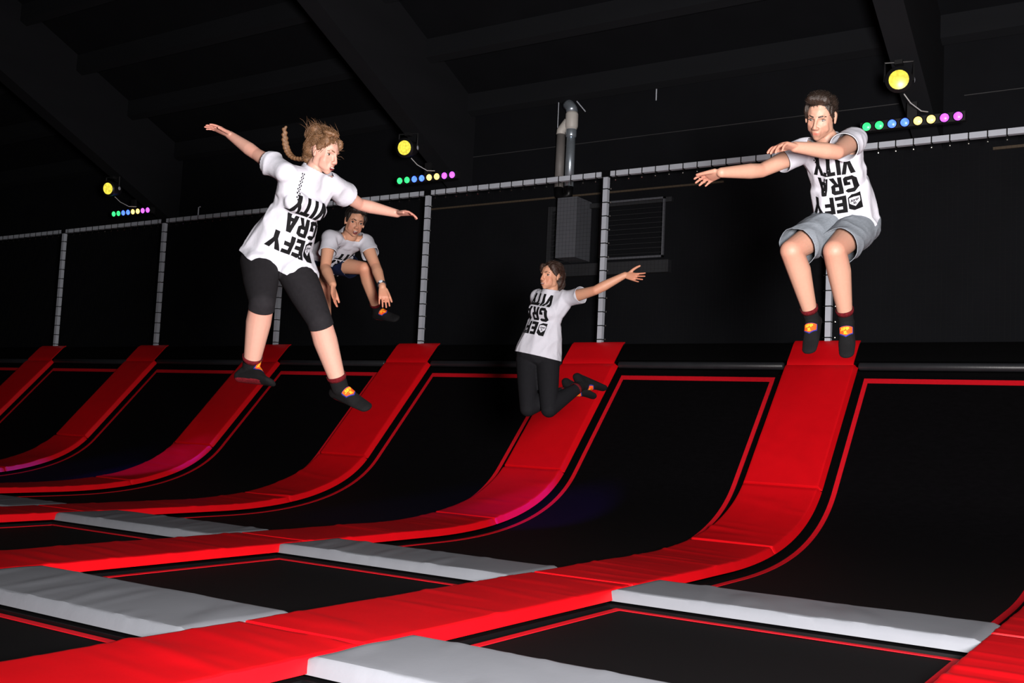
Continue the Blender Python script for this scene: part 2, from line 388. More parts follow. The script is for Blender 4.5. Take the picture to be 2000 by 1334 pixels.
for i, bx in enumerate((4.724, 11.165, 17.637)):
    where = ('on the farthest roof beam', 'on the beam over capri woman', 'on the beam beside the man')[i]
    y0, z0 = 0.0, 4.365
    root = empty('led_light_bar', (bx, y0, z0), 'light bar with four lens colours ' + where, 'light bar', 'coloured light bars')
    MB().box((bx - .53, y0, z0 - .05), (bx + .53, y0 + .08, z0 + .05)).obj('housing', M['lamp'], root)
    MB().box((bx - .05, y0 + .02, z0 + .05), (bx + .05, y0 + .06, z0 + .22)).obj('bracket', M['lamp'], root)
    fd = V((0.10, -1, -0.18)).normalized()
    for k, nm in enumerate(LEDS):
        lx = bx - .46 + k * .1315
        MB().tube([V((lx, y0 + .01, z0)), V((lx, y0 + .01, z0)) + fd * 0.03], .055, 16).obj('lens_rim', M['lamp'], root, True)
        disc('lens', V((lx, y0 + .01, z0)) + fd * 0.028, fd, .048, M[nm], root)
    for nm, lx, tgt, colr, en, ang in (('purple_beam', .40, (bx - 3.0, -2.0, 0.25), (0.16, 0.02, 1.0), 2600, 12), ('blue_beam', -.1, (bx - 4.3, -2.4, 0.0), (0.02, 0.08, 1.0), 900, 17)):
        ld = bpy.data.lights.new(nm, 'SPOT'); lo = bpy.data.objects.new(nm, ld); COL.objects.link(lo)
        ld.energy = en; ld.color = colr; ld.spot_size = math.radians(ang); ld.spot_blend = 0.7; ld.shadow_soft_size = 0.03
        p = V((bx + lx, y0 - .12, z0 - .03)); lo.parent = root; lo.location = p - root.location
        lo.rotation_euler = (V(tgt) - p).to_track_quat('-Z', 'Y').to_euler()
    # par lamp on the beam
    pr = V((bx - .03, -0.45, 4.68))
    root2 = empty('par_lamp', pr, 'black stage lamp with yellow lens ' + where, 'stage lamp', 'yellow stage lamps')
    fd = V((0.22, -1, -0.20)).normalized(); bk = pr - fd * 0.22
    MB().tube([pr - fd * .24, pr - fd * .20, pr - fd * .08, pr, pr + fd * .03], [.07, .105, .12, .13, .135], 20).obj('can', M['lamp'], root2, True)
    disc('lens', pr + fd * .028, fd, .108, M['par_yellow'], root2, 0.12)
    sx = fd.cross(V((0, 0, 1))).normalized()
    c0 = pr - fd * .08
    MB().tube([c0 + sx * .14, c0 + sx * .14 + V((0, 0, .2)), c0 - sx * .14 + V((0, 0, .2)), c0 - sx * .14], .012, 6).obj('yoke', M['lamp'], root2)
    MB().box(tuple(c0 + V((-.04, -.04, .17))), tuple(c0 + V((.04, .04, .215)))).obj('clamp', M['lamp'], root2)
    disc('side_knob', c0 + sx * -.15, -sx, .03, M['steel'], root2)
    cb = [pr + V((.03, 0.1, -.12)), pr + V((.08, .18, -.2)), pr + V((.16, .3, -.26)), pr + V((.2, .42, -.24))]
    MB().tube(cb, .006, 6).obj('cable', M['cable'], root2)

# heater unit and flue on the back wall ------------------------------------------------------------
yF = 0.62
hx0, hx1, hz0, hz1 = 12.68, 14.52, 3.02, 4.0
root = empty('air_heater', ((hx0 + hx1) / 2, WY, hz0), 'dark grey wall heater with slatted grille and wire guard behind the net', 'heater')
MB().box((hx0, yF + .18, hz0), (hx1, WY, hz0 + .16)).obj('bottom_plate', M['unitdark'], root)
MB().box((hx0, yF + .22, hz1 - .06), (hx1, WY, hz1)).obj('top_plate', M['unitdark'], root)
MB().box((hx0, yF + .2, hz0 + .1), (hx0 + .07, WY, hz1)).obj('side_plate', M['unitdark'], root)
for k in range(10):
    z = hz0 + .2 + k * .075; m2 = MB()
    m2.v = [(hx0 + .07, yF + .2, z), (hx0 + .36, yF + .2, z), (hx0 + .36, yF + .26, z + .05), (hx0 + .07, yF + .26, z + .05)]
    m2.v += [(a, b, c + .008) for a, b, c in m2.v]; m2.f = [(3,2,1,0),(4,5,6,7),(0,1,5,4),(1,2,6,5),(2,3,7,6),(3,0,4,7)]
    m2.obj('slat', M['unitdark'], root)
MB().box((13.02, yF - .12, 3.22), (13.32, WY, 4.03)).obj('fan_box', M['unit'], root)
gx0, gx1, gz0, gz1 = 13.55, 14.48, 3.2, 3.98
for a, b in (((gx0, gz0), (gx1, gz0 + .025)), ((gx0, gz1 - .025), (gx1, gz1)), ((gx1 - .025, gz0), (gx1, gz1)), ((gx0, gz0), (gx0 + .025, gz1))):
    MB().box((a[0], yF + .1, a[1]), (b[0], yF + .13, b[1])).obj('guard_frame', M['unit'], root)
for k in range(1, 12):
    z = gz0 + k * .065; MB().box((gx0, yF + .112, z - .003), (gx1, yF + .118, z + .003)).obj('guard_wire', M['unitdark'], root)
root = empty('flue_pipe', (12.95, WY, 4.2), 'white and zinc twin flue pipe rising up the back wall above the net rail', 'pipe')
yp = WY - .12
MB().tube([(12.86, yp, 4.25), (12.86, yp, 4.99)], .062, 16).obj('grey_pipe', M['greypipe'], root, True)
MB().tube([(13.02, yp, 4.25), (13.02, yp, 5.03)], .062, 16).obj('zinc_pipe', M['zinc'], root, True)
MB().tube([(13.02, yp, 4.93), (13.02, yp, 4.95), (13.02, yp, 5.03), (13.02, yp, 5.05)], [.064, .074, .074, .064], 16).obj('collar', M['zinc'], root, True)
MB().tube([(13.02, yp, 5.04), (13.02, yp, 5.08), (13.02, yp, 5.25), (13.02, yp, 5.28)], [.07, .088, .088, .08], 16).obj('tee', M['pvc'], root, True)
MB().tube([(12.86, yp, 4.99), (12.86, yp, 5.04), (12.97, yp, 5.16)], [.066, .066, .066], 14).obj('branch', M['pvc'], root, True)
MB().tube([(13.02, yp, 5.28), (13.01, yp, 5.33), (12.96, yp + .02, 5.4), (12.9, yp + .05, 5.41)], [.08, .08, .075, .07], 16).obj('elbow', M['zinc'], root, True)
MB().tube([(12.86, yp, 4.25), (12.87, yp, 4.14), (12.95, yp, 4.10), (13.02, yp, 4.14), (13.02, yp, 4.25)], .06, 12).obj('lower_bend', M['frame'], root, True)
MB().tube([(12.80, yp, 4.35), (12.80, yp, 5.45)], .006, 6).obj('hanger_rod', M['steel'], root)
MB().tube([(13.1, yp - .02, 5.42), (13.24, yp - .02, 5.26)], .008, 6).obj('strap', M['steel'], root)
o = MB().tube([(14.25, WY - .06, 5.3), (14.25, WY - .06, 5.52)], .008, 6).obj('hanger_rod', M['steel']); tag(o, 'thin steel threaded rod hanging from the eaves above the net', 'rod')
o = MB().tube([(6.42, .035, 4.15), (6.42, .035, 4.32), (6.46, .035, 4.33)], .01, 6).obj('rail_bracket', M['steel']); tag(o, 'short upright steel bracket standing on the net top rail', 'bracket')

# ================================================================== people
def ico_dirs(n):
    bm = bmesh.new(); bmesh.ops.create_icosphere(bm, subdivisions=n, radius=1.0)
    d = [v.co.copy() for v in bm.verts]; bm.free(); return d
DIRS = ico_dirs(2); DIRS3 = ico_dirs(3)
class Sculpt:
    """collects hulls of ellipsoids; build() fuses them into one continuous skin"""
    def __init__(s): s.v = []; s.f = []
    def hull(s, items, fine=False):
        bm = bmesh.new()
        for it in items:
            c, r = it[0], it[1]; ax = it[2] if len(it) > 2 else None
            c = V(c)
            if not isinstance(r, (tuple, list)): r = (r, r, r)
            for d in (DIRS3 if fine else DIRS):
                if ax is None: p = c + V((d.x * r[0], d.y * r[1], d.z * r[2]))
                else: p = c + ax[0] * (d.x * r[0]) + ax[1] * (d.y * r[1]) + ax[2] * (d.z * r[2])
                bm.verts.new(p)
        res = bmesh.ops.convex_hull(bm, input=bm.verts[:])
        bmesh.ops.delete(bm, geom=list({g for g in res['geom_interior'] + res['geom_unused'] if isinstance(g, bmesh.types.BMVert) and g.is_valid}), context='VERTS')
        bm.verts.index_update(); n = len(s.v)
        s.v += [tuple(v.co) for v in bm.verts]; s.f += [tuple(n + v.index for v in f.verts) for f in bm.faces]
        bm.free(); return s
    def cone(s, a, ra, b, rb): return s.hull([(a, ra), (b, rb)], ra > .03)
    def chain(s, pts, rs):
        for i in range(len(pts) - 1): s.cone(pts[i], rs[i], pts[i+1], rs[i+1])
        return s
    def build(s, voxel, smooth=4):
        me = mesh_from('sculpt', s.v, s.f)
        ob = bpy.data.objects.new('sculpt', me); COL.objects.link(ob)
        rm = ob.modifiers.new('r', 'REMESH'); rm.mode = 'VOXEL'; rm.voxel_size = voxel; rm.use_smooth_shade = True
        if smooth:
            sm = ob.modifiers.new('s', 'SMOOTH'); sm.iterations = smooth; sm.factor = 0.5
        dg = bpy.context.evaluated_depsgraph_get(); dg.update()
        out = bpy.data.meshes.new_from_object(ob.evaluated_get(dg))
        bpy.data.objects.remove(ob); bpy.data.meshes.remove(me)
        return out
def coords(me):
    a = np.empty(len(me.vertices) * 3, np.float32); me.vertices.foreach_get('co', a); return a.reshape(-1, 3)
def setco(me, a): me.vertices.foreach_set('co', a.astype(np.float32).ravel()); me.update()
def normals(me):
    a = np.empty(len(me.vertices) * 3, np.float32); me.vertices.foreach_get('normal', a); return a.reshape(-1, 3)
def bvh_of(me): return BVHTree.FromPolygons([v.co.copy() for v in me.vertices], [tuple(p.vertices) for p in me.polygons])
def cut(me, cuts, thick=0.0):
    bm = bmesh.new(); bm.from_mesh(me)
    for ct in cuts:
        pt, nrm, rad = ct[:3]; pt = V(pt)
        nv = V(nrm).normalized(); fs = []
        for f in bm.faces:
            q = f.calc_center_median() - pt; a = q.dot(nv)
            if -.03 < a < .30 and (q - nv * a).length < rad:
                if len(ct) > 3:
                    o_, d_ = ct[3]; q2 = f.calc_center_median() - o_
                    if (q2 - d_ * q2.dot(d_)).length < (q - nv * a).length: continue
                fs.append(f)
        geom = fs + list({e for f in fs for e in f.edges}) + list({v for f in fs for v in f.verts})
        bmesh.ops.bisect_plane(bm, geom=geom, plane_co=pt, plane_no=V(nrm), clear_outer=True)
    # keep the largest island
    for f in bm.faces: f.tag = False
    best = []
    for f0 in bm.faces:
        if f0.tag: continue
        st = [f0]; f0.tag = True; isl = []
        while st:
            f = st.pop(); isl.append(f)
            for e_ in f.edges:
                for g in e_.link_faces:
                    if not g.tag: g.tag = True; st.append(g)
        if len(isl) > len(best): best = isl
    keep = set(best); dele = [f for f in bm.faces if f not in keep]
    if dele: bmesh.ops.delete(bm, geom=dele, context='FACES')
    bm.to_mesh(me); bm.free()
    me.polygons.foreach_set('use_smooth', [True] * len(me.polygons)); me.update()
    return me
def folds(me, amp, freq, seed, axis=None, stretch=4.0):
    co = coords(me); no = normals(me); out = np.empty(len(co))
    ax = axis if axis is not None else V((0, 0, 1))
    for i, c in enumerate(co):
        p = V(c); q = p - ax * p.dot(ax) * (1 - 1 / stretch)
        a = noise.noise(q * freq + V((seed, seed * 2, 0))); b = noise.noise(q * freq * 2.3 + V((0, seed, seed)))
        out[i] = 1.3 * max(0.0, 1 - abs(a) * 1.7) ** 2 - .45 + 0.25 * b
    setco(me, co + no * (out * amp)[:, None])
def shell(ob, t):
    md = ob.modifiers.new('thickness', 'SOLIDIFY'); md.thickness = t; md.offset = -1
LET = {
 'D': [[(0,0),(.34,0),(.55,.18),(.55,.82),(.34,1),(0,1)]],
 'E': [[(0,0),(.22,0),(.22,1),(0,1)], [(.2,0),(.55,0),(.55,.22),(.2,.22)], [(.2,.39),(.5,.39),(.5,.61),(.2,.61)], [(.2,.78),(.55,.78),(.55,1),(.2,1)]],
 'F': [[(0,0),(.22,0),(.22,1),(0,1)], [(.2,.36),(.5,.36),(.5,.58),(.2,.58)], [(.2,.78),(.55,.78),(.55,1),(.2,1)]],
 'Y': [[(.2,0),(.42,0),(.42,.5),(.2,.5)], [(.2,.42),(.34,.5),(.2,1),(-.03,1)], [(.28,.5),(.42,.42),(.65,1),(.42,1)]],
 'G': [[(0,.2),(.18,0),(.22,.22),(.22,.78),(.18,1),(0,.8)], [(.16,0),(.5,0),(.62,.1),(.5,.22),(.2,.22)], [(.16,1),(.5,1),(.62,.88),(.5,.78),(.2,.78)], [(.42,.1),(.62,.1),(.62,.52),(.42,.52)], [(.32,.34),(.62,.34),(.62,.54),(.32,.54)]],
 'R': [[(0,0),(.22,0),(.22,1),(0,1)], [(.2,.8),(.45,.8),(.6,.9),(.45,1),(.2,1)], [(.2,.4),(.45,.4),(.6,.5),(.45,.6),(.2,.6)], [(.4,.47),(.6,.5),(.6,.9),(.4,.93)], [(.24,.42),(.42,.42),(.64,0),(.4,0)]],
 'A': [[(0,0),(.22,0),(.38,1),(.2,1)], [(.42,0),(.64,0),(.44,1),(.26,1)], [(.14,.2),(.5,.2),(.46,.4),(.18,.4)]],
 'V': [[(0,1),(.22,1),(.42,0),(.24,0)], [(.44,1),(.66,1),(.42,0),(.24,0)]],
 'I': [[(0,0),(.22,0),(.22,1),(0,1)]],
 'T': [[(.2,0),(.42,0),(.42,.8),(.2,.8)], [(0,.78),(.62,.78),(.62,1),(0,1)]],
 'J': [[(.3,.1),(.52,.1),(.52,1),(.3,1)], [(0,0),(.42,0),(.52,.12),(.42,.22),(0,.22)]],
 'U': [[(0,.1),(.2,.1),(.2,1),(0,1)], [(.36,.1),(.56,.1),(.56,1),(.36,1)], [(0,.12),(.12,0),(.44,0),(.56,.12),(.44,.22),(.1,.22)]],
 'M': [[(0,0),(.18,0),(.18,1),(0,1)], [(.54,0),(.72,0),(.72,1),(.54,1)], [(.1,1),(.22,1),(.42,.4),(.3,.4)], [(.5,1),(.62,1),(.42,.4),(.3,.4)]],
 'P': [[(0,0),(.2,0),(.2,1),(0,1)], [(.18,.8),(.45,.8),(.56,.9),(.45,1),(.18,1)], [(.18,.38),(.45,.38),(.56,.48),(.45,.58),(.18,.58)], [(.36,.45),(.56,.48),(.56,.9),(.36,.93)]],
 'X': [[(0,0),(.22,0),(.62,1),(.4,1)], [(.4,0),(.62,0),(.22,1),(0,1)]],
 'L': [[(0,0),(.2,0),(.2,1),(0,1)], [(.18,0),(.52,0),(.52,.22),(.18,.22)]]}
ADV = {'I': .3, 'M': .8, 'V': .68, 'A': .68, 'G': .7, 'R': .68, 'Y': .64}
def text_polys(txt, h, x=0.0, y=0.0):
    out = []
    for ch in txt:
        for p in LET.get(ch, []): out.append([(x + a * h, y + b * h) for a, b in p])
        x += ADV.get(ch, .62) * h
    return out
def project(polys, origin, ax, ay, direction, bvh, lift, grid=0.012):
    """print flat polygons on a surface: cut into a grid, then lay every vertex on the cloth"""
    bm = bmesh.new()
    for i, p in enumerate(polys):
        vs = [bm.verts.new((a, b, 0)) for a, b in p]
        try: bm.faces.new(vs)
        except ValueError: pass
    xs = [v.co.x for v in bm.verts]; ys = [v.co.y for v in bm.verts]
    for lo, hi, n in ((min(xs), max(xs), V((1, 0, 0))), (min(ys), max(ys), V((0, 1, 0)))):
        t = lo + grid
        while t < hi:
            bmesh.ops.bisect_plane(bm, geom=bm.verts[:] + bm.edges[:] + bm.faces[:], plane_co=n * t, plane_no=n); t += grid
    bmesh.ops.triangulate(bm, faces=bm.faces[:])
    bad = []
    for v in bm.verts:
        p = origin + ax * v.co.x + ay * v.co.y
        h = bvh.ray_cast(p - direction * 0.5, direction, 1.0)
        if h[0] is None: bad.append(v)
        else:
            nn = h[1] if h[1].dot(direction) < 0 else -h[1]
            v.co = h[0] + nn * lift
    bmesh.ops.delete(bm, geom=bad, context='VERTS')
    for f in bm.faces:
        if f.normal.dot(direction) > 0: f.normal_flip()
    me = bpy.data.meshes.new('print'); bm.to_mesh(me); bm.free()
    me.polygons.foreach_set('use_smooth', [True] * len(me.polygons))
    return me

def skin_mat(name, c): return material(name, c, 0.55, var=0.06, scale=60, bump=0.06, bscale=350, spec=0.3, attr='tint', sss=0.06)
M['skin_pale'] = skin_mat('pale_skin', (0.36, 0.20, 0.156))
M['skin_fair'] = skin_mat('fair_skin', (0.30, 0.165, 0.118))
M['skin_tan'] = skin_mat('tanned_skin', (0.38, 0.195, 0.125))
M['skin_warm'] = skin_mat('warm_skin', (0.34, 0.17, 0.108))
M['shirt'] = material('white_cotton', (0.335, 0.335, 0.375), 0.85, var=0.03, scale=30, bump=1.0, bscale=16, spec=0.1, sheen=0.0)
M['ink'] = material('black_print', (0.004, 0.004, 0.0045), 0.7, var=0.1, spec=0.05)
M['legging'] = material('black_jersey', (0.0055, 0.0055, 0.0068), 0.85, var=0.2, scale=50, bump=0.15, bscale=300, spec=0.08)
M['legging_grey'] = material('charcoal_jersey', (0.0085, 0.0078, 0.0092), 0.85, var=0.25, scale=50, bump=0.15, bscale=300, spec=0.08)
M['shorts_grey'] = material('grey_heather_jersey', (0.125, 0.14, 0.16), 0.9, var=0.28, scale=70, bump=0.3, bscale=40, stretch=(1, 1, 3), spec=0.1)
M['shorts_navy'] = material('navy_cotton', (0.003, 0.006, 0.022), 0.85, var=0.2, scale=40, bump=0.2, bscale=40, spec=0.1)
M['sock'] = material('black_knit', (0.004, 0.004, 0.0045), 0.9, var=0.3, scale=120, bump=0.3, bscale=400, spec=0.1)
M['cuff'] = material('red_black_knit', (0.06, 0.003, 0.005), 0.9, var=0.95, scale=90, bump=0.3, bscale=400, spec=0.1)
M['sole'] = material('red_rubber_dots', (0.10, 0.006, 0.010), 0.8, var=0.9, scale=110, bump=0.4, bscale=200, spec=0.1)
M['patch_red'] = material('orange_red_print', (0.55, 0.06, 0.008), 0.8, var=0.3, scale=40, spec=0.1)
M['patch_yellow'] = material('yellow_print', (0.60, 0.33, 0.02), 0.8, var=0.1, spec=0.1)
M['patch_blue'] = material('blue_print', (0.015, 0.02, 0.14), 0.8, var=0.1, spec=0.1)
M['eye_white'] = material('eye_white', (0.24, 0.23, 0.22), 0.25, var=0.03)
M['iris'] = material('dark_iris', (0.006, 0.004, 0.003), 0.2, var=0.2)
M['teeth'] = material('teeth', (0.42, 0.40, 0.37), 0.3, var=0.03)
M['mouth'] = material('mouth_inside', (0.10, 0.012, 0.012), 0.5, var=0.2)
M['watch'] = material('dark_watch', (0.02, 0.022, 0.03), 0.3, var=0.2, spec=0.6)
def hair_mat(name, c): return material(name, c, 0.45, var=0.55, scale=26, bump=0.8, bscale=90, stretch=(1, 1, 5), spec=0.45)
M['hair_dark'] = hair_mat('dark_brown_hair', (0.014, 0.008, 0.0055))
M['hair_light'] = hair_mat('light_brown_hair', (0.105, 0.052, 0.024))
M['hair_brown'] = hair_mat('brown_hair', (0.022, 0.010, 0.0065))
M['hair_black'] = hair_mat('near_black_hair', (0.007, 0.0045, 0.0035))

def frame_of(fwd, up):
    fwd = V(fwd).normalized(); up = V(up); up = (up - fwd * up.dot(fwd)).normalized(); left = up.cross(fwd)
    return left, up, fwd
def hand(sc, wr, tip, palm_n, side, k=1.0, curl=0.25, spread=0.09, thumb=0.7):
    """palm with four unequal bent fingers and a thumb that leaves the palm's side"""
    d = (tip - wr).normalized(); n = (palm_n - d * palm_n.dot(d)).normalized(); t = n.cross(d) * side   # t points to the thumb side
    kn = wr + d * 0.088 * k
    sc.hull([(wr, (.020*k, .026*k, .017*k), (d, t, n)), (wr + d*.03*k, (.02*k, .033*k, .016*k), (d, t, n)), (kn + t*.026*k, .0115*k), (kn - t*.028*k - d*.008*k, .0105*k), (kn, (.012*k, .03*k, .0125*k), (d, t, n))])
    L = (.074, .083, .077, .060); off_ = (.030, .0095, -.0115, -.031)
    for i in range(4):
        a = spread * (1.5 - i); dirv = (d * math.cos(a) + t * math.sin(a)).normalized()
        p = kn + t * off_[i] * k - d * (.008 * k if i == 3 else 0); r = .0088 * k if i < 3 else .0078 * k
        ang = curl * (0.6 + 0.22 * i)
        for s_, fr in enumerate((.45, .31, .24)):
            dv = (dirv * math.cos(ang) + n * math.sin(ang)).normalized()
            q = p + dv * L[i] * fr * k; sc.cone(p, r, q, r * .92); p = q; r *= .92; ang += curl * (0.9 if s_ == 0 else 0.6)
    p = wr + d * .026 * k + t * .024 * k; dv = (d * math.cos(thumb) + t * math.sin(thumb) + n * 0.25).normalized(); r = .0135 * k
    for fr, tn in ((.044, 0.0), (.032, -.25), (.026, -.25)):
        dv = (dv + d * (-tn)).normalized(); q = p + dv * fr * k; sc.cone(p, r, q, r * .86); p = q; r *= .86
def foot(sc, an, toe, knee, g=0.0, k=1.0, tilt=None):
    """heel, instep, ball and toes, sole roughly square to the shin's bend"""
    shin = (an - knee).normalized(); d = (toe - an).normalized()
    u = (-shin) + (V(tilt) if tilt is not None else V((0, 0, 0))); u = (u - d * u.dot(d))
    if u.length < 0.15: u = d.orthogonal()
    u.normalize(); l = u.cross(d)
    ax = (d, l, u)
    heel = an - d * .045 * k - u * .052 * k; ball = an + d * .125 * k - u * .050 * k; tp = an + d * .185 * k - u * .056 * k
    sc.hull([(an, .036*k + g), (heel, (.034*k + g, .030*k + g, .028*k + g), ax), (an + d*.055*k - u*.02*k, .031*k + g)])
    sc.hull([(an + d*.05*k - u*.02*k, .031*k + g), (heel, (.03*k + g, .027*k + g, .026*k + g), ax), (ball, (.032*k + g, .041*k + g, .020*k + g), ax)])
    sc.hull([(ball, (.032*k + g, .041*k + g, .020*k + g), ax), (tp, (.026*k + g, .036*k + g, .013*k + g), ax)])
    return ax, heel, ball, tp
HEAD = dict()
def head_parts(sc, c, fr, k, male):
    l, u, f = fr
    def P(x, y, z): return c + l * x * k + u * y * k + f * z * k
    E = lambda x, y, z, r: (P(x, y, z), tuple(q * k for q in (r if isinstance(r, tuple) else (r, r, r))), fr)
    sc.hull([E(0, .032, -.018, (.0745, .084, .094))])
    jw = .050 if male else .044; nz_ = .103 if male else .098
    sc.hull([E(0, .03, .022, (.060, .055, .058)), E(0, -.018, .030, (.056, .035, .050)), E(0, -.090, .058, (.020 if male else .016, .018, .020)), E(jw, -.058, .0, (.014, .022, .022)), E(-jw, -.058, .0, (.014, .022, .022))])
    for s_ in (-1, 1):
        sc.hull([E(s_ * .035, -.022, .046, .020), E(s_ * .018, -.034, .062, .015), E(s_ * .036, -.050, .036, .020)])
        if not male: sc.hull([E(s_ * .033, -.036, .042, .027), E(s_ * .014, -.072, .056, .020), E(s_ * .030, -.060, .035, .024)])
    sc.hull([E(-.032, .020, .071, .010), E(.032, .020, .071, .010), E(0, .016, .078, .009)])
    sc.hull([E(0, .008, .082, .0075), E(0, -.030, nz_, .0090)]); sc.hull([E(0, -.030, nz_, .0090), E(.012, -.036, .090, .0085), E(-.012, -.036, .090, .0085)])
    sc.hull([E(0, -.050, .072, (.026, .012, .014)), E(0, -.076, .070, (.022, .012, .014))])
    sc.hull([E(0, -.0600, .0815, (.022, .0042, .0080))]); sc.hull([E(0, -.0695, .0805, (.019, .0052, .0080))])
    for s_ in (-1, 1):
        sc.hull([E(s_ * .076, .008, -.006, (.007, .021, .015)), E(s_ * .074, -.022, .001, (.006, .012, .010))])
def gauss(co, p, s): d = co - np.array(p); return np.exp(-(d * d).sum(1) / (2 * s * s))
def build_person(label, J, opt):
    J = {k: V(v) for k, v in J.items()}
    g = opt['male']; k = opt.get('k', 1.0)
    base = (J['toeL'] + J['toeR']) / 2; base.z = min(J['toeL'].z, J['toeR'].z) - .03
    root = empty('person', base, label, 'person', None)
    up = (J['neck'] - J['pelvis']).normalized(); lat = (J['shL'] - J['shR']); lat = (lat - up * lat.dot(up)).normalized(); fr = lat.cross(up)
    hlat = (J['hipL'] - J['hipR']); hlat = (hlat - up * hlat.dot(up)).normalized(); hfr = hlat.cross(up)
    T = (J['neck'] - J['pelvis']).length
    hf = frame_of(opt['face'], opt['headup']); hl, hu, hfw = hf; hc = J['head']
    A = (lat, fr, up); Hx = (hlat, hfr, up)
    def sp(t): return J['pelvis'].lerp(J['neck'], t)
    mid = ((lat + hlat) / 2).normalized(); B = (mid, mid.cross(up), up)
    cw, cd = (0.150, 0.098) if g else (0.130, 0.090); ww, wd = (0.135, 0.090) if g else (0.112, 0.080); hw, hd = (0.150, 0.100) if g else (0.160, 0.108)
    bust = opt.get('bust', 0.0)
    def torso(sc, e, hem=False):
        sc.hull([(sp(.84), (cw * .93 + e, cd * .8 + e, .06 + e), A), (sp(.66), (cw + e, cd + e, .09), A), (sp(.42), (ww + e, wd + e, .06), B)])
        sc.hull([(sp(.46), (ww + e, wd + e, .06), B), (sp(.10), (hw * .96 + e, hd * .95 + e, .06), Hx), (sp(0) - up * .02, (hw + e, hd + e, .075), Hx)])
        if bust: sc.hull([(sp(.66) + lat * .062 + fr * .058, .056 + e), (sp(.66) - lat * .062 + fr * .058, .056 + e), (sp(.5), (ww * .8 + e, wd * .8 + e, .03), B)])
        for s_, n in ((1, 'shL'), (-1, 'shR')): sc.hull([(sp(.93), .05 + e), (J[n] - lat * s_ * .018, .050 + e), (sp(.72) + lat * s_ * .07, .072 + e)])
    rU, rE, rW = (.047, .038, .027) if g else (.043, .034, .0235)
    rT, rK, rC, rA = (.078, .053, .051, .034) if g else (.080, .054, .052, .034)
    if opt.get('thin'): rT, rK, rC, rA = .070, .049, .048, .032
    if opt.get('legr'): rT, rK, rC, rA = opt['legr']
    sc = Sculpt(); torso(sc, -.010)
    nb = hc - hu * .075 * k - hfw * .022 * k
    sc.chain([sp(.90), J['neck'] + (nb - J['neck']) * .3, nb], [.066 if g else .058, .056 if g else .047, .052 if g else .046])
    for s_ in 'LR':
        sh, el, wr, tp = (J[q + s_] for q in ('sh', 'el', 'wr', 'tip'))
        sc.cone(sh, rU + .006, sh.lerp(el, .45), rU); sc.cone(sh.lerp(el, .45), rU, el, rE)
        sc.chain([el, el.lerp(wr, .28), wr], [rE, rE + .003, rW])
        pn, sd, cu, spd, th = opt['hand' + s_]; hand(sc, wr, tp, V(pn), sd, 1.0 if g else .92, cu, spd, th)
        hp, kn, an, to = (J[q + s_] for q in ('hip', 'kn', 'an', 'toe'))
        sc.chain([hp, hp.lerp(kn, .5), kn], [rT + .006, rT - .008, rK])
        sh_ = (an - kn).normalized(); th_ = (kn - hp).normalized(); back = (th_ - sh_ * th_.dot(sh_))
        back = -back.normalized() if back.length > .1 else -hfr
        sc.chain([kn, kn.lerp(an, .30) + back * .014, an], [rK, rC, rA]); sc.cone(kn, rK, an, rA)
        foot(sc, an, to, kn, tilt=opt.get('tilt' + s_))
    head_parts(sc, hc, hf, k, g)
    me = sc.build(0.0042, 4)
    # ---- sculpt and tint the face
    co = coords(me).astype(np.float64); rel_ = co - np.array(hc); loc = np.stack([rel_ @ np.array(hl), rel_ @ np.array(hu), rel_ @ np.array(hfw)], 1) / k
    dz = np.zeros(len(co))
    for s_ in (-1, 1): dz -= .0090 * gauss(loc, (s_ * .030, .003, .078), .012); dz -= .003 * gauss(loc, (s_ * .02, -.05, .078), .010)
    dz -= .0035 * gauss(loc, (0, -.0645, .095), .0045); dz -= .003 * gauss(loc, (0, -.078, .085), .008)
    for s_ in (-1, 1): dz -= .003 * gauss(loc, (s_ * .010, -.0645, .093), .0045)
    front = loc[:, 2] > .03
    co += np.array(hfw)[None, :] * (dz * front * k)[:, None]
    setco(me, co)
    tint = np.ones((len(co), 4), np.float32)
    lips = np.clip(gauss(loc * np.array([.30, 1, .5]), (0, -.0650, .045), .0048) * 1.3, 0, 1) * front
    cheek = sum(gauss(loc, (s_ * .042, -.03, .058), .028) for s_ in (-1, 1)) * .42 * front + gauss(loc, (0, -.032, .108), .012) * .4
    for i, m_ in enumerate((.86, .48, .50)): tint[:, i] *= 1 - lips * (1 - m_)
    for i, m_ in enumerate((1.06, .72, .70)): tint[:, i] *= 1 + cheek * (m_ - 1) * opt.get('blush', 1.0)
    if opt.get('stubble'):
        st = np.clip((-loc[:, 1] - .045) / .03, 0, 1) * np.clip((loc[:, 2] + .0) / .03, 0, 1) * (np.abs(loc[:, 0]) < .07) * (loc[:, 1] > -.14) * (1 - .6 * lips)
        for i, m_ in enumerate((.72, .68, .66)): tint[:, i] *= 1 - st * (1 - m_) * opt['stubble']
    for s_ in 'LR':           # warmer hands, elbows and knees
        for nm, sg, am in (('tip', .09, .8), ('kn', .05, .6), ('el', .035, .4)):
            w_ = gauss(co, J[nm + s_], sg) * am * opt.get('flush', 1.0)
            for i, m_ in enumerate((1.05, .70, .68)): tint[:, i] *= 1 + w_ * (m_ - 1)
    at = me.color_attributes.new('tint', 'FLOAT_COLOR', 'POINT'); at.data.foreach_set('color', tint.ravel())
    body = link('body', me, root, M[opt['skin']])
    bvh = bvh_of(me)
    def P(x, y, z): return hc + hl * x * k + hu * y * k + hfw * z * k
    def surf(x, y, fallback=.08):
        h = bvh.ray_cast(P(x, y, .2), -hfw, .3); return h[0] if h[0] is not None else P(x, y, fallback)
    def small(name, items, mat, parent, voxel=.0014, sm=2):
        s2 = Sculpt()
        for it in items: s2.hull(it)
        o = link(name, mesh_from(name, s2.v, s2.f, True), parent, mat); return o
    op = opt.get('eye', .0062)
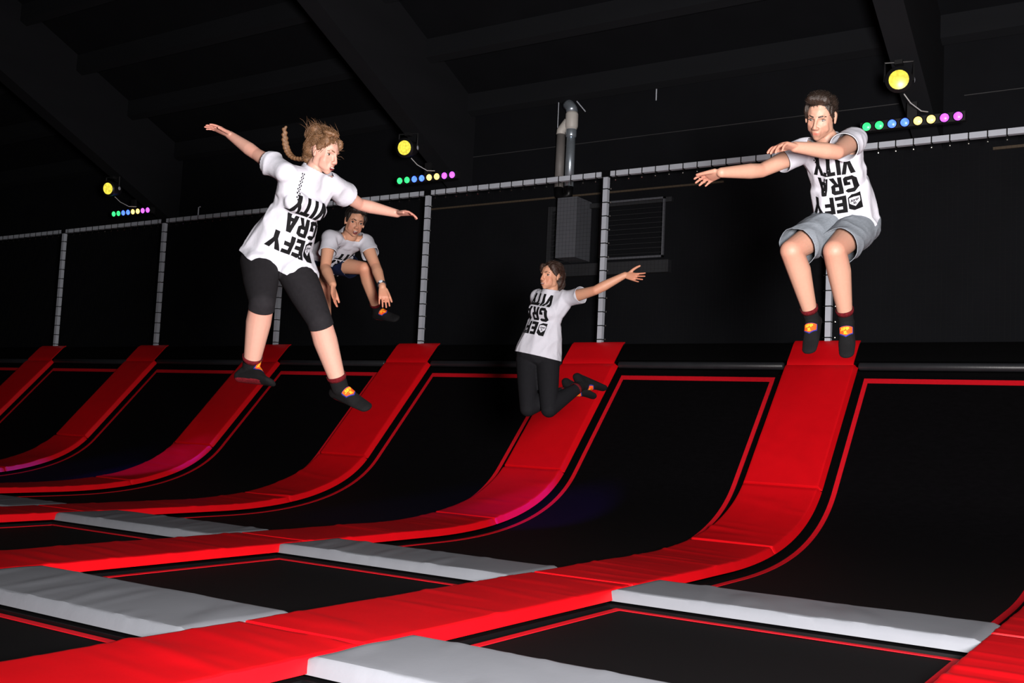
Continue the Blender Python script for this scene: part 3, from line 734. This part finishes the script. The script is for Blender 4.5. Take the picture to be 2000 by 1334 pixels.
    for s_ in (-1, 1):
        c0 = surf(s_ * .031, .001); axr = frame_of(hfw + hl * s_ * .28, hu)
        ey = small('eye', [[(c0 - axr[2] * .001, (.0135 * k, op * k, .0042 * k), axr)]], M['eye_white'], root)
        look = opt.get('look', (0, 0))
        small('iris', [[(c0 + axr[2] * .0012 + hl * look[0] * k + hu * look[1] * k, (.0066 * k, min(.0062, op * .98) * k, .0036 * k), axr)]], M['iris'], ey)
        small('eyelashes', [[(c0 + axr[1] * op * k - hl * .0135 * k, .0018 * k), (c0 + axr[1] * (op + .0014) * k + axr[2] * .003, .0028 * k), (c0 + axr[1] * op * k + hl * .0135 * k, .0018 * k)]], M[opt['brow']], ey)
        b0, b1, b2 = surf(s_ * .014, .021), surf(s_ * .031, .0255), surf(s_ * .046, .019)
        w_ = opt.get('browr', .0030) * k
        small('eyebrow', [[(b0, w_), (b1, w_)], [(b1, w_), (b2, w_ * .5)]], M[opt['brow']], root)
    mo = opt.get('mouth')
    if mo:
        mw, mh, tt = mo; c0 = surf(0, -.0655)
        m_ = small('mouth', [[(c0 - hu * mh * .35 * k - hfw * .001, (mw * k, mh * k, .0045 * k), hf)]], M['mouth'], root)
        if tt: small('teeth', [[(c0 + hu * (mh * .30 - .001) * k + hfw * .0022 * k, (mw * .82 * k, tt * k, .004 * k), hf)]], M['teeth'], m_)
    # ---- hair
    opt['hair'](root, hc, hf, k, P, body)
    # ---- T-shirt
    es = opt.get('shirt_ease', .022)
    sc = Sculpt(); torso(sc, es * .35)
    hemc = sp(opt['hem']); hd_ = (up * -1)
    sc.hull([(sp(.5), (ww + es, wd + es, .05), B), (sp(.05), (hw + es, hd + es, .05), Hx), (sp(opt['hem'] - .12), (hw + es * 1.2, hd + es * 1.2, .03), Hx)])
    nd_ = (nb - sp(.88)).normalized(); nk = J['neck'] + (nb - J['neck']) * opt.get('collar', .40)
    sc.cone(sp(.86), .085, nk + nd_ * .04, .060 if g else .053)
    for s_ in 'LR':
        hp, kn = J['hip' + s_], J['kn' + s_]; sc.hull([(hp, rT + .006 + es), (hp.lerp(kn, .16), rT + es * .9), (sp(.1), (hw * .8, hd * .8, .05), Hx)])
    cuts = [(hemc, opt.get('hemn', -up), 0.36)]
    for s_ in 'LR':
        sh, el = J['sh' + s_], J['el' + s_]; d = (el - sh).normalized(); cl = opt.get('sleeve', .17)
        sc.chain([sh - (lat if s_ == 'L' else -lat) * .04, sh, sh + d * .05, sh + d * (cl + .07)], [rU + es * .5, rU + .006 + es * .45, rU + es * .7, rU + es * 1.1])
        cuts.append((sh + d * cl, d, .10))
    cuts.append((nk, (nd_ * .5 + up * .7 + fr * .10).normalized(), opt.get('neckr', .098)))
    me = sc.build(.0075, 4)
    folds(me, opt.get('fold', .011), 7.5, opt['seed'], (up + lat * opt.get('foldlean', .4)).normalized(), 3.0)
    cut(me, cuts); shirt = link('t_shirt', me, root, M['shirt'])
    sb = bvh_of(me); shell(shirt, .003)
    pd = opt.get('printdir'); pd = V(pd).normalized() if pd else -fr; pxy = opt.get('printpos', (0, 0))
    ax = -lat; ay = -up       # the print stands upside down for the viewer
    h_ = .098; o0 = sp(.46) + lat * (.135 + pxy[0]) + up * pxy[1] + fr * .05
    polys = []
    for row, tx in enumerate(('DEFY', 'GRA', 'VITY')): polys += text_polys(tx, h_, 0, .0 - (row - .35) * h_ * 1.12 - h_ * .2)
    link('shirt_print', project(polys, o0, ax, ay, -fr, sb, .0022), shirt, M['ink'])
    hk = h_ * .30; cx_, cy_ = .27 * h_, .5 * h_ + .15 * h_
    sh_poly = [[(cx_ - hk * .75, cy_ - hk * .8), (cx_, cy_ - hk), (cx_ + hk * .75, cy_ - hk * .8), (cx_ + hk * .72, cy_ + hk * .2), (cx_, cy_ + hk), (cx_ - hk * .72, cy_ + hk * .2)]]
    link('shirt_emblem', project(sh_poly, o0, ax, ay, -fr, sb, .0034), shirt, M['shirt'])
    o1 = o0 + ax * cx_ + ay * cy_
    tpol = text_polys('JUMP', hk * .46, -hk * .62, hk * .06) + text_polys('XL', hk * .46, -hk * .26, -hk * .5)
    link('emblem_lettering', project(tpol, o1, lat, up, -fr, sb, .0044, .006), shirt, M['ink'])
    dots = []                 # narrow strip of dots running from the collar down to the lettering
    for i in range(14):
        for j in range(3):
            if (i + j) % 2 == 0: dots.append([(.25 + j * .006, -.31 + i * .010), (.256 + j * .006, -.31 + i * .010), (.256 + j * .006, -.302 + i * .010), (.25 + j * .006, -.302 + i * .010)])
    link('dotted_stripe', project(dots, o0 - ax * .06, ax, ay, -fr, sb, .0024), shirt, M['ink'])
    # ---- legwear
    nm, mt, frac, ez, flare = opt['legs']
    sc = Sculpt(); e_ = ez
    sc.hull([(sp(.28), (ww + e_, wd + e_, .03), B), (sp(.08), (hw * .97 + e_, hd * .97 + e_, .05), Hx), (sp(0) - up * .03, (hw + e_, hd + e_, .07), Hx)])
    cuts = []
    for s_ in 'LR':
        hp, kn, an = (J[q + s_] for q in ('hip', 'kn', 'an'))
        if frac <= 1.0:
            endp = hp.lerp(kn, frac); d = (kn - hp).normalized()
            sc.chain([hp, hp.lerp(kn, .5), endp + d * .07], [rT + .008 + e_, rT - .006 + e_ + flare * .6, rK + .014 + e_ + flare]); oh, ok_ = J['hip' + ('R' if s_ == 'L' else 'L')], J['kn' + ('R' if s_ == 'L' else 'L')]; cuts.append((endp, d, .15, (oh, (ok_ - oh).normalized())))
        else:
            f2 = frac - 1.0; d = (an - kn).normalized()
            th_ = (kn - hp).normalized(); back = (th_ - d * th_.dot(d)); back = -back.normalized() if back.length > .1 else -hfr
            sc.chain([hp, hp.lerp(kn, .5), kn], [rT + .006 + e_, rT - .008 + e_, rK + e_])
            if f2 < .4:
                endp = kn.lerp(an, f2); sc.cone(kn, rK + e_, kn.lerp(an, .30) + back * .014 + d * .03, rC + e_); sc.cone(kn, rK + e_, endp + d * .06, rC + e_)
                cuts.append((endp, d, .10))
            else:
                endp = kn.lerp(an, f2); sc.chain([kn, kn.lerp(an, .30) + back * .014, an], [rK + e_, rC + e_, rA + e_]); sc.cone(kn, rK + e_, an, rA + e_); cuts.append((endp, d, .085))
    if frac <= 1.0:           # each leg of the shorts is cut off at its own hem
        bmj = bmesh.new()
        for q_, s_ in enumerate('LR'):
            hp, kn = J['hip' + s_], J['kn' + s_]; endp = hp.lerp(kn, frac); d = (kn - hp).normalized(); s3 = Sculpt()
            s3.hull([(sp(.28), (ww + e_, wd + e_, .03), B), (sp(.08), (hw * .97 + e_, hd * .97 + e_, .05), Hx), (sp(0) - up * .03, (hw + e_, hd + e_, .07), Hx)])
            s3.chain([hp, hp.lerp(kn, .5), endp + d * .07], [rT + .008 + e_, rT - .006 + e_ + flare * .6, rK + .010 + e_ + flare])
            m3 = s3.build(.0065, 4); folds(m3, .007, 9.0, opt['seed'] + 5, up, 2.0); cut(m3, [(endp, d, .17)]); bmj.from_mesh(m3); bpy.data.meshes.remove(m3)
        me = bpy.data.meshes.new(nm); bmj.to_mesh(me); bmj.free()
        me.polygons.foreach_set('use_smooth', [True] * len(me.polygons))
    else:
        me = sc.build(.0065, 4); cut(me, cuts)
    lw = link(nm, me, root, M[mt]); shell(lw, .003)
    # ---- grip socks
    for s_ in 'LR':
        kn, an, to = (J[q + s_] for q in ('kn', 'an', 'toe'))
        sc = Sculpt(); axf, heel, ball, tp = foot(sc, an, to, kn, .005, tilt=opt.get('tilt' + s_)); d = (an - kn).normalized()
        top = an - d * .075; sc.cone(an, rA + .006, top - d * .04, rA + .010)
        me = sc.build(.0048, 3); cut(me, [(top, -d, .075)]); so = link('sock', me, root, M['sock']); sv = bvh_of(me); shell(so, .002)
        u_ = axf[2]
        s2 = Sculpt(); s2.hull([(heel - u_ * .020, (.028, .025, .013), axf), (ball - u_ * .013, (.026, .036, .012), axf), (tp - u_ * .006, (.02, .03, .009), axf)])
        link('sole', s2.build(.005, 2), so, M['sole'])
        cf = MB()
        a_ = (-d).orthogonal().normalized(); b_ = a_.cross(-d)
        for (t_, rr_) in ((.048, .003), (.062, .006), (.077, .005)):
            for j in range(24):
                th = 2 * math.pi * j / 24; q = an - d * t_; w_ = a_ * math.cos(th) + b_ * math.sin(th)
                h = bvh.ray_cast(q + w_ * .12, -w_, .119); rad = (h[0] - q).length if h[0] is not None else rA + .004
                cf.v.append(tuple(q + w_ * (min(rad, rA + .02) + rr_)))
        for i in range(2):
            for j in range(24): cf.f.append((i*24+j, i*24+(j+1) % 24, (i+1)*24+(j+1) % 24, (i+1)*24+j))
        c_ = cf.obj('cuff', M['cuff'], so, True); shell(c_, .002)
        po = an + axf[0] * .075; pd_ = (-u_ - axf[0] * .35).normalized(); ay_ = (-axf[0]); axx = axf[1] * -1
        axx = ay_.cross(-pd_).normalized(); ay2 = (-pd_).cross(axx).normalized()
        pw = .034
        for nm_, pl, mt_, lf in (('patch_edge', [[(-pw, .028), (pw, .028), (pw, -.012), (0, -.034), (-pw, -.012)]], 'patch_blue', .0015),
                                 ('patch', [[(-pw * .92, .026), (pw * .92, .026), (pw * .9, -.008), (0, -.026), (-pw * .9, -.008)]], 'patch_red', .0025),
                                 ('patch_lettering', text_polys('JUMP', .0165, -.026, .004) + text_polys('XL', .0165, -.0105, -.017), 'patch_yellow', .0036)):
            link(nm_, project(pl, po, axx, ay2, pd_, sv, lf, .006), so, M[mt_])
    return root, J, bvh

# ---- hair styles ---------------------------------------------------------------------------------
def hair_obj(root, sc, mat, amp, seed, frm, voxel=.005, extra=None):
    me = sc.build(voxel, 2); co = coords(me); no = normals(me); l, u, f = frm; out = np.empty(len(co))
    for i, c in enumerate(co):
        p = V(c); q = V((p.dot(l) * 60, p.dot(u) * 22, p.dot(f) * 14)); out[i] = noise.noise(q + V((seed, 0, 0))) + .5 * noise.noise(q * 2.1)
    setco(me, co + no * (out * amp)[:, None])
    o = link('hair', me, root, M[mat]); return o
def comb(parent, hair, flow, n, length, mat, seed, r=.0011, where=None):
    """lay thin locks over the hair so that it reads as combed strands"""
    me = hair.data; bv = bvh_of(me); rnd = random.Random(seed); nv = len(me.vertices); ls = []; tries = 0
    while len(ls) < n and tries < n * 6:
        tries += 1; v = me.vertices[rnd.randrange(nv)]; p = v.co.copy()
        if where is not None and not where(p): continue
        pts = []; L_ = length * rnd.uniform(.6, 1.2)
        jit = V((rnd.uniform(-1, 1), rnd.uniform(-1, 1), rnd.uniform(-1, 1))) * .25
        for i in range(6):
            h = bv.find_nearest(p)
            if h[0] is None: break
            pts.append(h[0] + h[1] * (.0012 + .0022 * rnd.random() + .0012 * i * rnd.random()))
            d = flow(p) + jit; d = d - h[1] * d.dot(h[1])
            if d.length < 1e-4: break
            p = h[0] + d.normalized() * L_ / 5
        if len(pts) > 2: ls.append(pts)
    return strands(parent, ls, mat, r)
def strands(parent, lines, mat, r=.0011):
    mb = MB()
    for ln in lines: mb.tube(ln, [r * (1 - .6 * i / (len(ln) - 1)) for i in range(len(ln))], 4)
    return mb.obj('loose_strands', M[mat], parent, True)
def hair_short(mat, quiff, seed):
    def fn(root, c, fr, k, P, body):
        sc = Sculpt(); E = lambda x, y, z, r: (P(x, y, z), tuple(q * k for q in r), fr)
        sc.hull([E(0, .050, -.026, (.079, .077, .092))]); sc.hull([E(0, .02, -.055, (.074, .07, .062))]); sc.hull([E(0, -.035, -.075, (.05, .04, .03)), E(0, .0, -.07, (.068, .05, .045))])
        for s_ in (-1, 1): sc.hull([E(s_ * .066, .045, .030, (.012, .03, .022)), E(s_ * .070, .012, .016, (.007, .022, .010))])
        sc.hull([E(-.045, .098, .045, (.022, .02, .03)), E(.045, .098, .045, (.022, .02, .03)), E(0, .112, .040, (.04, .018, .035))])
        if quiff: sc.hull([E(-.03, .112, .062, (.028, .017, .020)), E(.035, .108, .060, (.028, .018, .020)), E(0, .125, .02, (.05, .014, .05))])
        h = hair_obj(root, sc, mat, .0028, seed, fr)
        l_, u_, f_ = fr
        comb(h, h, lambda p: (-f_ * 1.0 + u_ * .15) if quiff else (f_ * .3 - u_ + l_ * .2), 420, .045, mat, seed + 1, .0010)
        rnd = random.Random(seed); ls = []
        for i in range(70):
            x = rnd.uniform(-.06, .06); p = P(x, .105 + rnd.uniform(-.01, .012), rnd.uniform(.02, .07)); d = fr[2] * -.4 + fr[1] * rnd.uniform(.1, .5) + fr[0] * rnd.uniform(-.3, .3)
            ls.append([p, p + d * .018, p + d * .034 - fr[2] * .008])
        strands(h, ls, mat)
    return fn
def hair_windswept(root, c, fr, k, P, body):
    l, u, f = fr; sc = Sculpt(); E = lambda x, y, z, r: (P(x, y, z), tuple(q * k for q in r), fr)
    sc.hull([E(0, .048, -.026, (.081, .078, .096))]); sc.hull([E(0, .01, -.065, (.074, .07, .055))]); sc.hull([E(0, -.05, -.085, (.045, .04, .03)), E(0, .0, -.08, (.06, .04, .04))])
    for s_ in (-1, 1): sc.hull([E(s_ * .058, .065, .040, (.022, .03, .028)), E(s_ * .072, .030, .012, (.010, .025, .020))])
    sc.hull([E(-.03, .112, .03, (.05, .02, .05)), E(.02, .118, -.03, (.05, .022, .06))])
    sc.hull([E(-.02, .105, -.07, (.045, .035, .04)), E(0, .07, -.115, (.04, .04, .03))])
    h = hair_obj(root, sc, 'hair_light', .0045, 3, fr)
    nape = P(0, -.05, -.10)
    comb(h, h, lambda p: (nape - p).normalized() + u * .25, 520, .07, 'hair_light', 21, .0013)
    rnd = random.Random(8); ls = []
    for i in range(150):
        a = rnd.uniform(-.07, .07); z0 = rnd.uniform(-.11, .05); p = P(a, .10 + rnd.uniform(-.03, .02), z0)
        d = (-f * rnd.uniform(.2, 1.0) + u * rnd.uniform(.25, 1.0) + l * rnd.uniform(-.5, .5)).normalized(); n_ = rnd.uniform(.03, .085)
        dr = l * rnd.uniform(-.5, .5) - u * rnd.uniform(0, .6) - f * rnd.uniform(0, .5)
        ls.append([p, p + d * n_ * .4, p + d * n_ * .75 + dr * n_ * .15, p + d * n_ + dr * n_ * .4])
    for i in range(40):
        s_ = rnd.choice((-1, -1, 1)); p = P(s_ * .072, rnd.uniform(.0, .07), rnd.uniform(-.04, .05)); d = (l * s_ * .5 + f * rnd.uniform(-.4, .9) + u * rnd.uniform(-.6, .5)).normalized(); n_ = rnd.uniform(.02, .06)
        ls.append([p, p + d * n_ * .5, p + d * n_ + u * n_ * rnd.uniform(-.4, .4)])
    strands(h, ls, 'hair_light', .0010)
    # braid flung up behind the head
    b0 = P(0, -.06, -.105)
    tipp = BRAID_TIP; midp = BRAID_MID
    s2 = Sculpt(); n_ = 26; prev = None
    for i in range(n_):
        t = i / (n_ - 1); p = b0 * (1-t)**2 + midp * 2 * t * (1-t) + tipp * t * t
        sd = l * (.006 if i % 2 else -.006) + f * (.004 if i % 2 else -.004); r = .0125 + .003 * math.sin(math.pi * t) if t < .85 else .013 - .03 * (t - .85)
        if prev is not None: s2.hull([(prev, .0085), (p + sd, (r, r, r * .9))])
        prev = p
    me = s2.build(.0042, 1); link('braid', me, h, M['hair_light'])
def hair_tied(root, c, fr, k, P, body):
    l, u, f = fr; sc = Sculpt(); E = lambda x, y, z, r: (P(x, y, z), tuple(q * k for q in r), fr)
    sc.hull([E(0, .046, -.024, (.080, .076, .094))]); sc.hull([E(0, .015, -.06, (.074, .07, .058))]); sc.hull([E(0, -.05, -.075, (.05, .045, .035)), E(0, .0, -.07, (.066, .05, .045))])
    for s_ in (-1, 1): sc.hull([E(s_ * .056, .068, .040, (.024, .03, .026)), E(s_ * .073, .028, .010, (.010, .035, .022))])
    sc.hull([E(0, .03, -.12, (.03, .03, .025)), E(0, -.06, -.13, (.025, .03, .022)), E(.0, -.13, -.11, (.016, .03, .016))])
    h = hair_obj(root, sc, 'hair_brown', .003, 12, fr)
    nape = P(0, .0, -.12)
    comb(h, h, lambda p: (nape - p).normalized(), 420, .07, 'hair_brown', 23, .0013)
    rnd = random.Random(4); ls = []
    for i in range(30):
        p = P(rnd.uniform(-.07, .07), rnd.uniform(.04, .12), rnd.uniform(-.1, .04)); d = (-f + u * rnd.uniform(-.2, .8) + l * rnd.uniform(-.4, .4)).normalized(); ls.append([p, p + d * .02, p + d * .04])
    strands(h, ls, 'hair_brown')
BRAID_TIP = V((0, 0, 0)); BRAID_MID = V((0, 0, 0))
TOCAM = -CF
def dirv(r, u, c): return CR * r + CU * u + TOCAM * c      # right / up / towards the photographer

# ---- the four jumpers -----------------------------------------------------------------------------
MAN = {'pelvis':(18.513,-5.508,2.169), 'neck':(18.516,-5.840,2.521), 'head':(18.489,-5.930,2.644), 'shL':(18.641,-5.855,2.520), 'shR':(18.370,-5.792,2.516), 'elL':(18.633,-6.126,2.392), 'wrL':(18.495,-6.352,2.376), 'tipL':(18.412,-6.511,2.365), 'elR':(18.195,-5.989,2.373), 'wrR':(18.060,-6.212,2.323), 'tipR':(17.893,-6.144,2.313), 'hipL':(18.579,-5.462,2.150), 'hipR':(18.446,-5.549,2.143), 'knL':(18.553,-5.849,1.943), 'knR':(18.349,-5.927,1.941), 'anL':(18.549,-5.590,1.600), 'anR':(18.384,-5.660,1.606), 'toeL':(18.581,-5.722,1.426), 'toeR':(18.398,-5.811,1.446)}
CAPRI = {'pelvis':(15.933,-7.283,1.800), 'neck':(16.166,-7.272,2.260), 'head':(16.215,-7.251,2.367), 'shR':(16.116,-7.421,2.227), 'shL':(16.181,-7.150,2.219), 'elR':(15.872,-7.405,2.354), 'wrR':(15.664,-7.421,2.482), 'tipR':(15.635,-7.590,2.520), 'elL':(16.159,-6.881,2.166), 'wrL':(16.252,-6.655,2.151), 'tipL':(16.427,-6.656,2.147), 'hipR':(15.878,-7.340,1.774), 'hipL':(16.000,-7.212,1.771), 'knR':(16.130,-7.538,1.518), 'knL':(16.262,-7.251,1.458), 'anR':(15.941,-7.410,1.189), 'anL':(16.246,-7.045,1.116), 'toeR':(16.140,-7.417,1.169), 'toeL':(16.437,-7.042,1.057)}
KNEEL = {'pelvis':(15.971,-4.588,1.506), 'neck':(16.055,-4.557,1.979), 'head':(16.059,-4.590,2.099), 'shL':(16.209,-4.571,1.930), 'shR':(15.911,-4.528,1.952), 'elL':(16.469,-4.630,1.971), 'wrL':(16.665,-4.549,2.088), 'tipL':(16.831,-4.542,2.053), 'elR':(15.829,-4.321,1.799), 'wrR':(15.729,-4.118,1.720), 'tipR':(15.669,-3.980,1.642), 'hipL':(16.052,-4.568,1.469), 'hipR':(15.894,-4.599,1.466), 'knL':(16.152,-4.687,1.090), 'knR':(15.996,-4.730,1.091), 'anL':(16.230,-4.351,1.292), 'anR':(16.150,-4.396,1.249), 'toeL':(16.346,-4.201,1.228), 'toeR':(16.290,-4.280,1.165)}
CROUCH = {'pelvis':(14.280,-5.168,2.215), 'neck':(14.704,-5.359,2.342), 'head':(14.781,-5.391,2.446), 'shR':(14.662,-5.527,2.306), 'shL':(14.766,-5.245,2.327), 'elR':(14.748,-5.647,2.057), 'wrR':(14.926,-5.744,1.911), 'tipR':(14.974,-5.770,1.739), 'elL':(14.946,-5.309,2.108), 'wrL':(15.102,-5.403,1.938), 'tipL':(15.170,-5.440,1.775), 'hipR':(14.239,-5.193,2.196), 'hipL':(14.342,-5.124,2.186), 'knL':(14.748,-5.212,2.121), 'knR':(14.513,-5.404,1.958), 'anL':(14.657,-4.927,1.826), 'anR':(14.342,-5.150,1.670), 'toeL':(14.864,-4.952,1.798), 'toeR':(14.490,-5.209,1.533)}
BRAID = ((15.968,-7.308,2.525),(15.928,-7.266,2.325))

BRAID_TIP = V(BRAID[0]); BRAID_MID = V(BRAID[1])
build_person('man in white T-shirt and grey shorts jumping with knees bent and arms forward', MAN, dict(
    male=True, seed=1, skin='skin_fair', face=dirv(-.52, -.42, .74), headup=dirv(-.10, 1, .45), k=1.02, stubble=.8, brow='hair_dark', browr=.0036, eye=.0032, look=(0, -.002),
    handL=(dirv(.1, -1, .1), 1, .42, .05, .45), handR=(dirv(.3, -.35, .9), -1, .25, .03, .35),
    hair=hair_short('hair_dark', True, 5), hem=-.02, shirt_ease=.026, fold=.010, sleeve=.16, legs=('shorts', 'shorts_grey', .86, .018, .016), legr=(.084, .060, .062, .034), blush=.8, printpos=(0.0, .02)))
build_person('woman in white T-shirt and capri leggings leaping with both arms spread', CAPRI, dict(
    male=False, seed=2, skin='skin_pale', face=dirv(.84, -.34, .42), headup=dirv(.22, 1, .1), k=.98, brow='hair_light', eye=.0055, mouth=(.020, .0095, .0034), bust=1,
    handL=(dirv(.1, -1, .3), 1, .30, .07, .6), handR=(dirv(-.1, -1, .2), -1, .18, .06, .5),
    hair=hair_windswept, hem=-.06, shirt_ease=.026, fold=.010, legr=(.094, .061, .065, .040), sleeve=.15, legs=('capri_leggings', 'legging_grey', 1.08, .006, 0), blush=1.5, collar=.5, tiltR=dirv(0, 0, -.9), printpos=(-.02, -.05)))
build_person('woman in white T-shirt and long leggings jumping with heels tucked back', KNEEL, dict(
    male=False, seed=3, skin='skin_warm', face=dirv(-.72, .06, .68), headup=dirv(.22, 1, -.12), k=.97, brow='hair_brown', eye=.0045, mouth=(.021, .0055, .0034), bust=1,
    handL=(dirv(-.1, .40, .9), 1, .10, .14, .9), handR=(dirv(0, -1, 0), -1, .2, .05, .5),
    hair=hair_tied, hem=-.03, shirt_ease=.022, fold=.009, sleeve=.13, legs=('leggings', 'legging', 1.86, .006, 0), printpos=(-.045, 0.03)))
rb, JB, _ = build_person('young man in white T-shirt and navy shorts crouching in mid-air with open mouth', CROUCH, dict(
    male=True, thin=True, seed=4, skin='skin_tan', face=dirv(.36, -.22, .88), headup=dirv(.30, .9, .25), k=.98, brow='hair_black', browr=.0036, eye=.0055, mouth=(.018, .016, .0030),
    handL=(dirv(-.2, -.3, -.9), -1, .15, .06, .4), handR=(dirv(.9, 0, .2), 1, .15, .05, .35),
    hair=hair_short('hair_black', False, 9), hem=.02, shirt_ease=.022, fold=.009, sleeve=.15, legs=('shorts', 'shorts_navy', .55, .014, .018), collar=.72, neckr=.08, printpos=(-.02, -.06)))
wr, el = JB['wrL'], JB['elL']; d = (wr - el).normalized(); q = wr - d * .025
w = MB().tube([q - d * .011, q - d * .009, q + d * .009, q + d * .011], [.029, .033, .033, .029], 18).obj('wristwatch', M['watch'], rb, True)
tc = (CAM - q).normalized(); tc = (tc - d * tc.dot(d)).normalized()
disc('watch_face', q + tc * .034, tc, .015, M['steel'], w, .15)
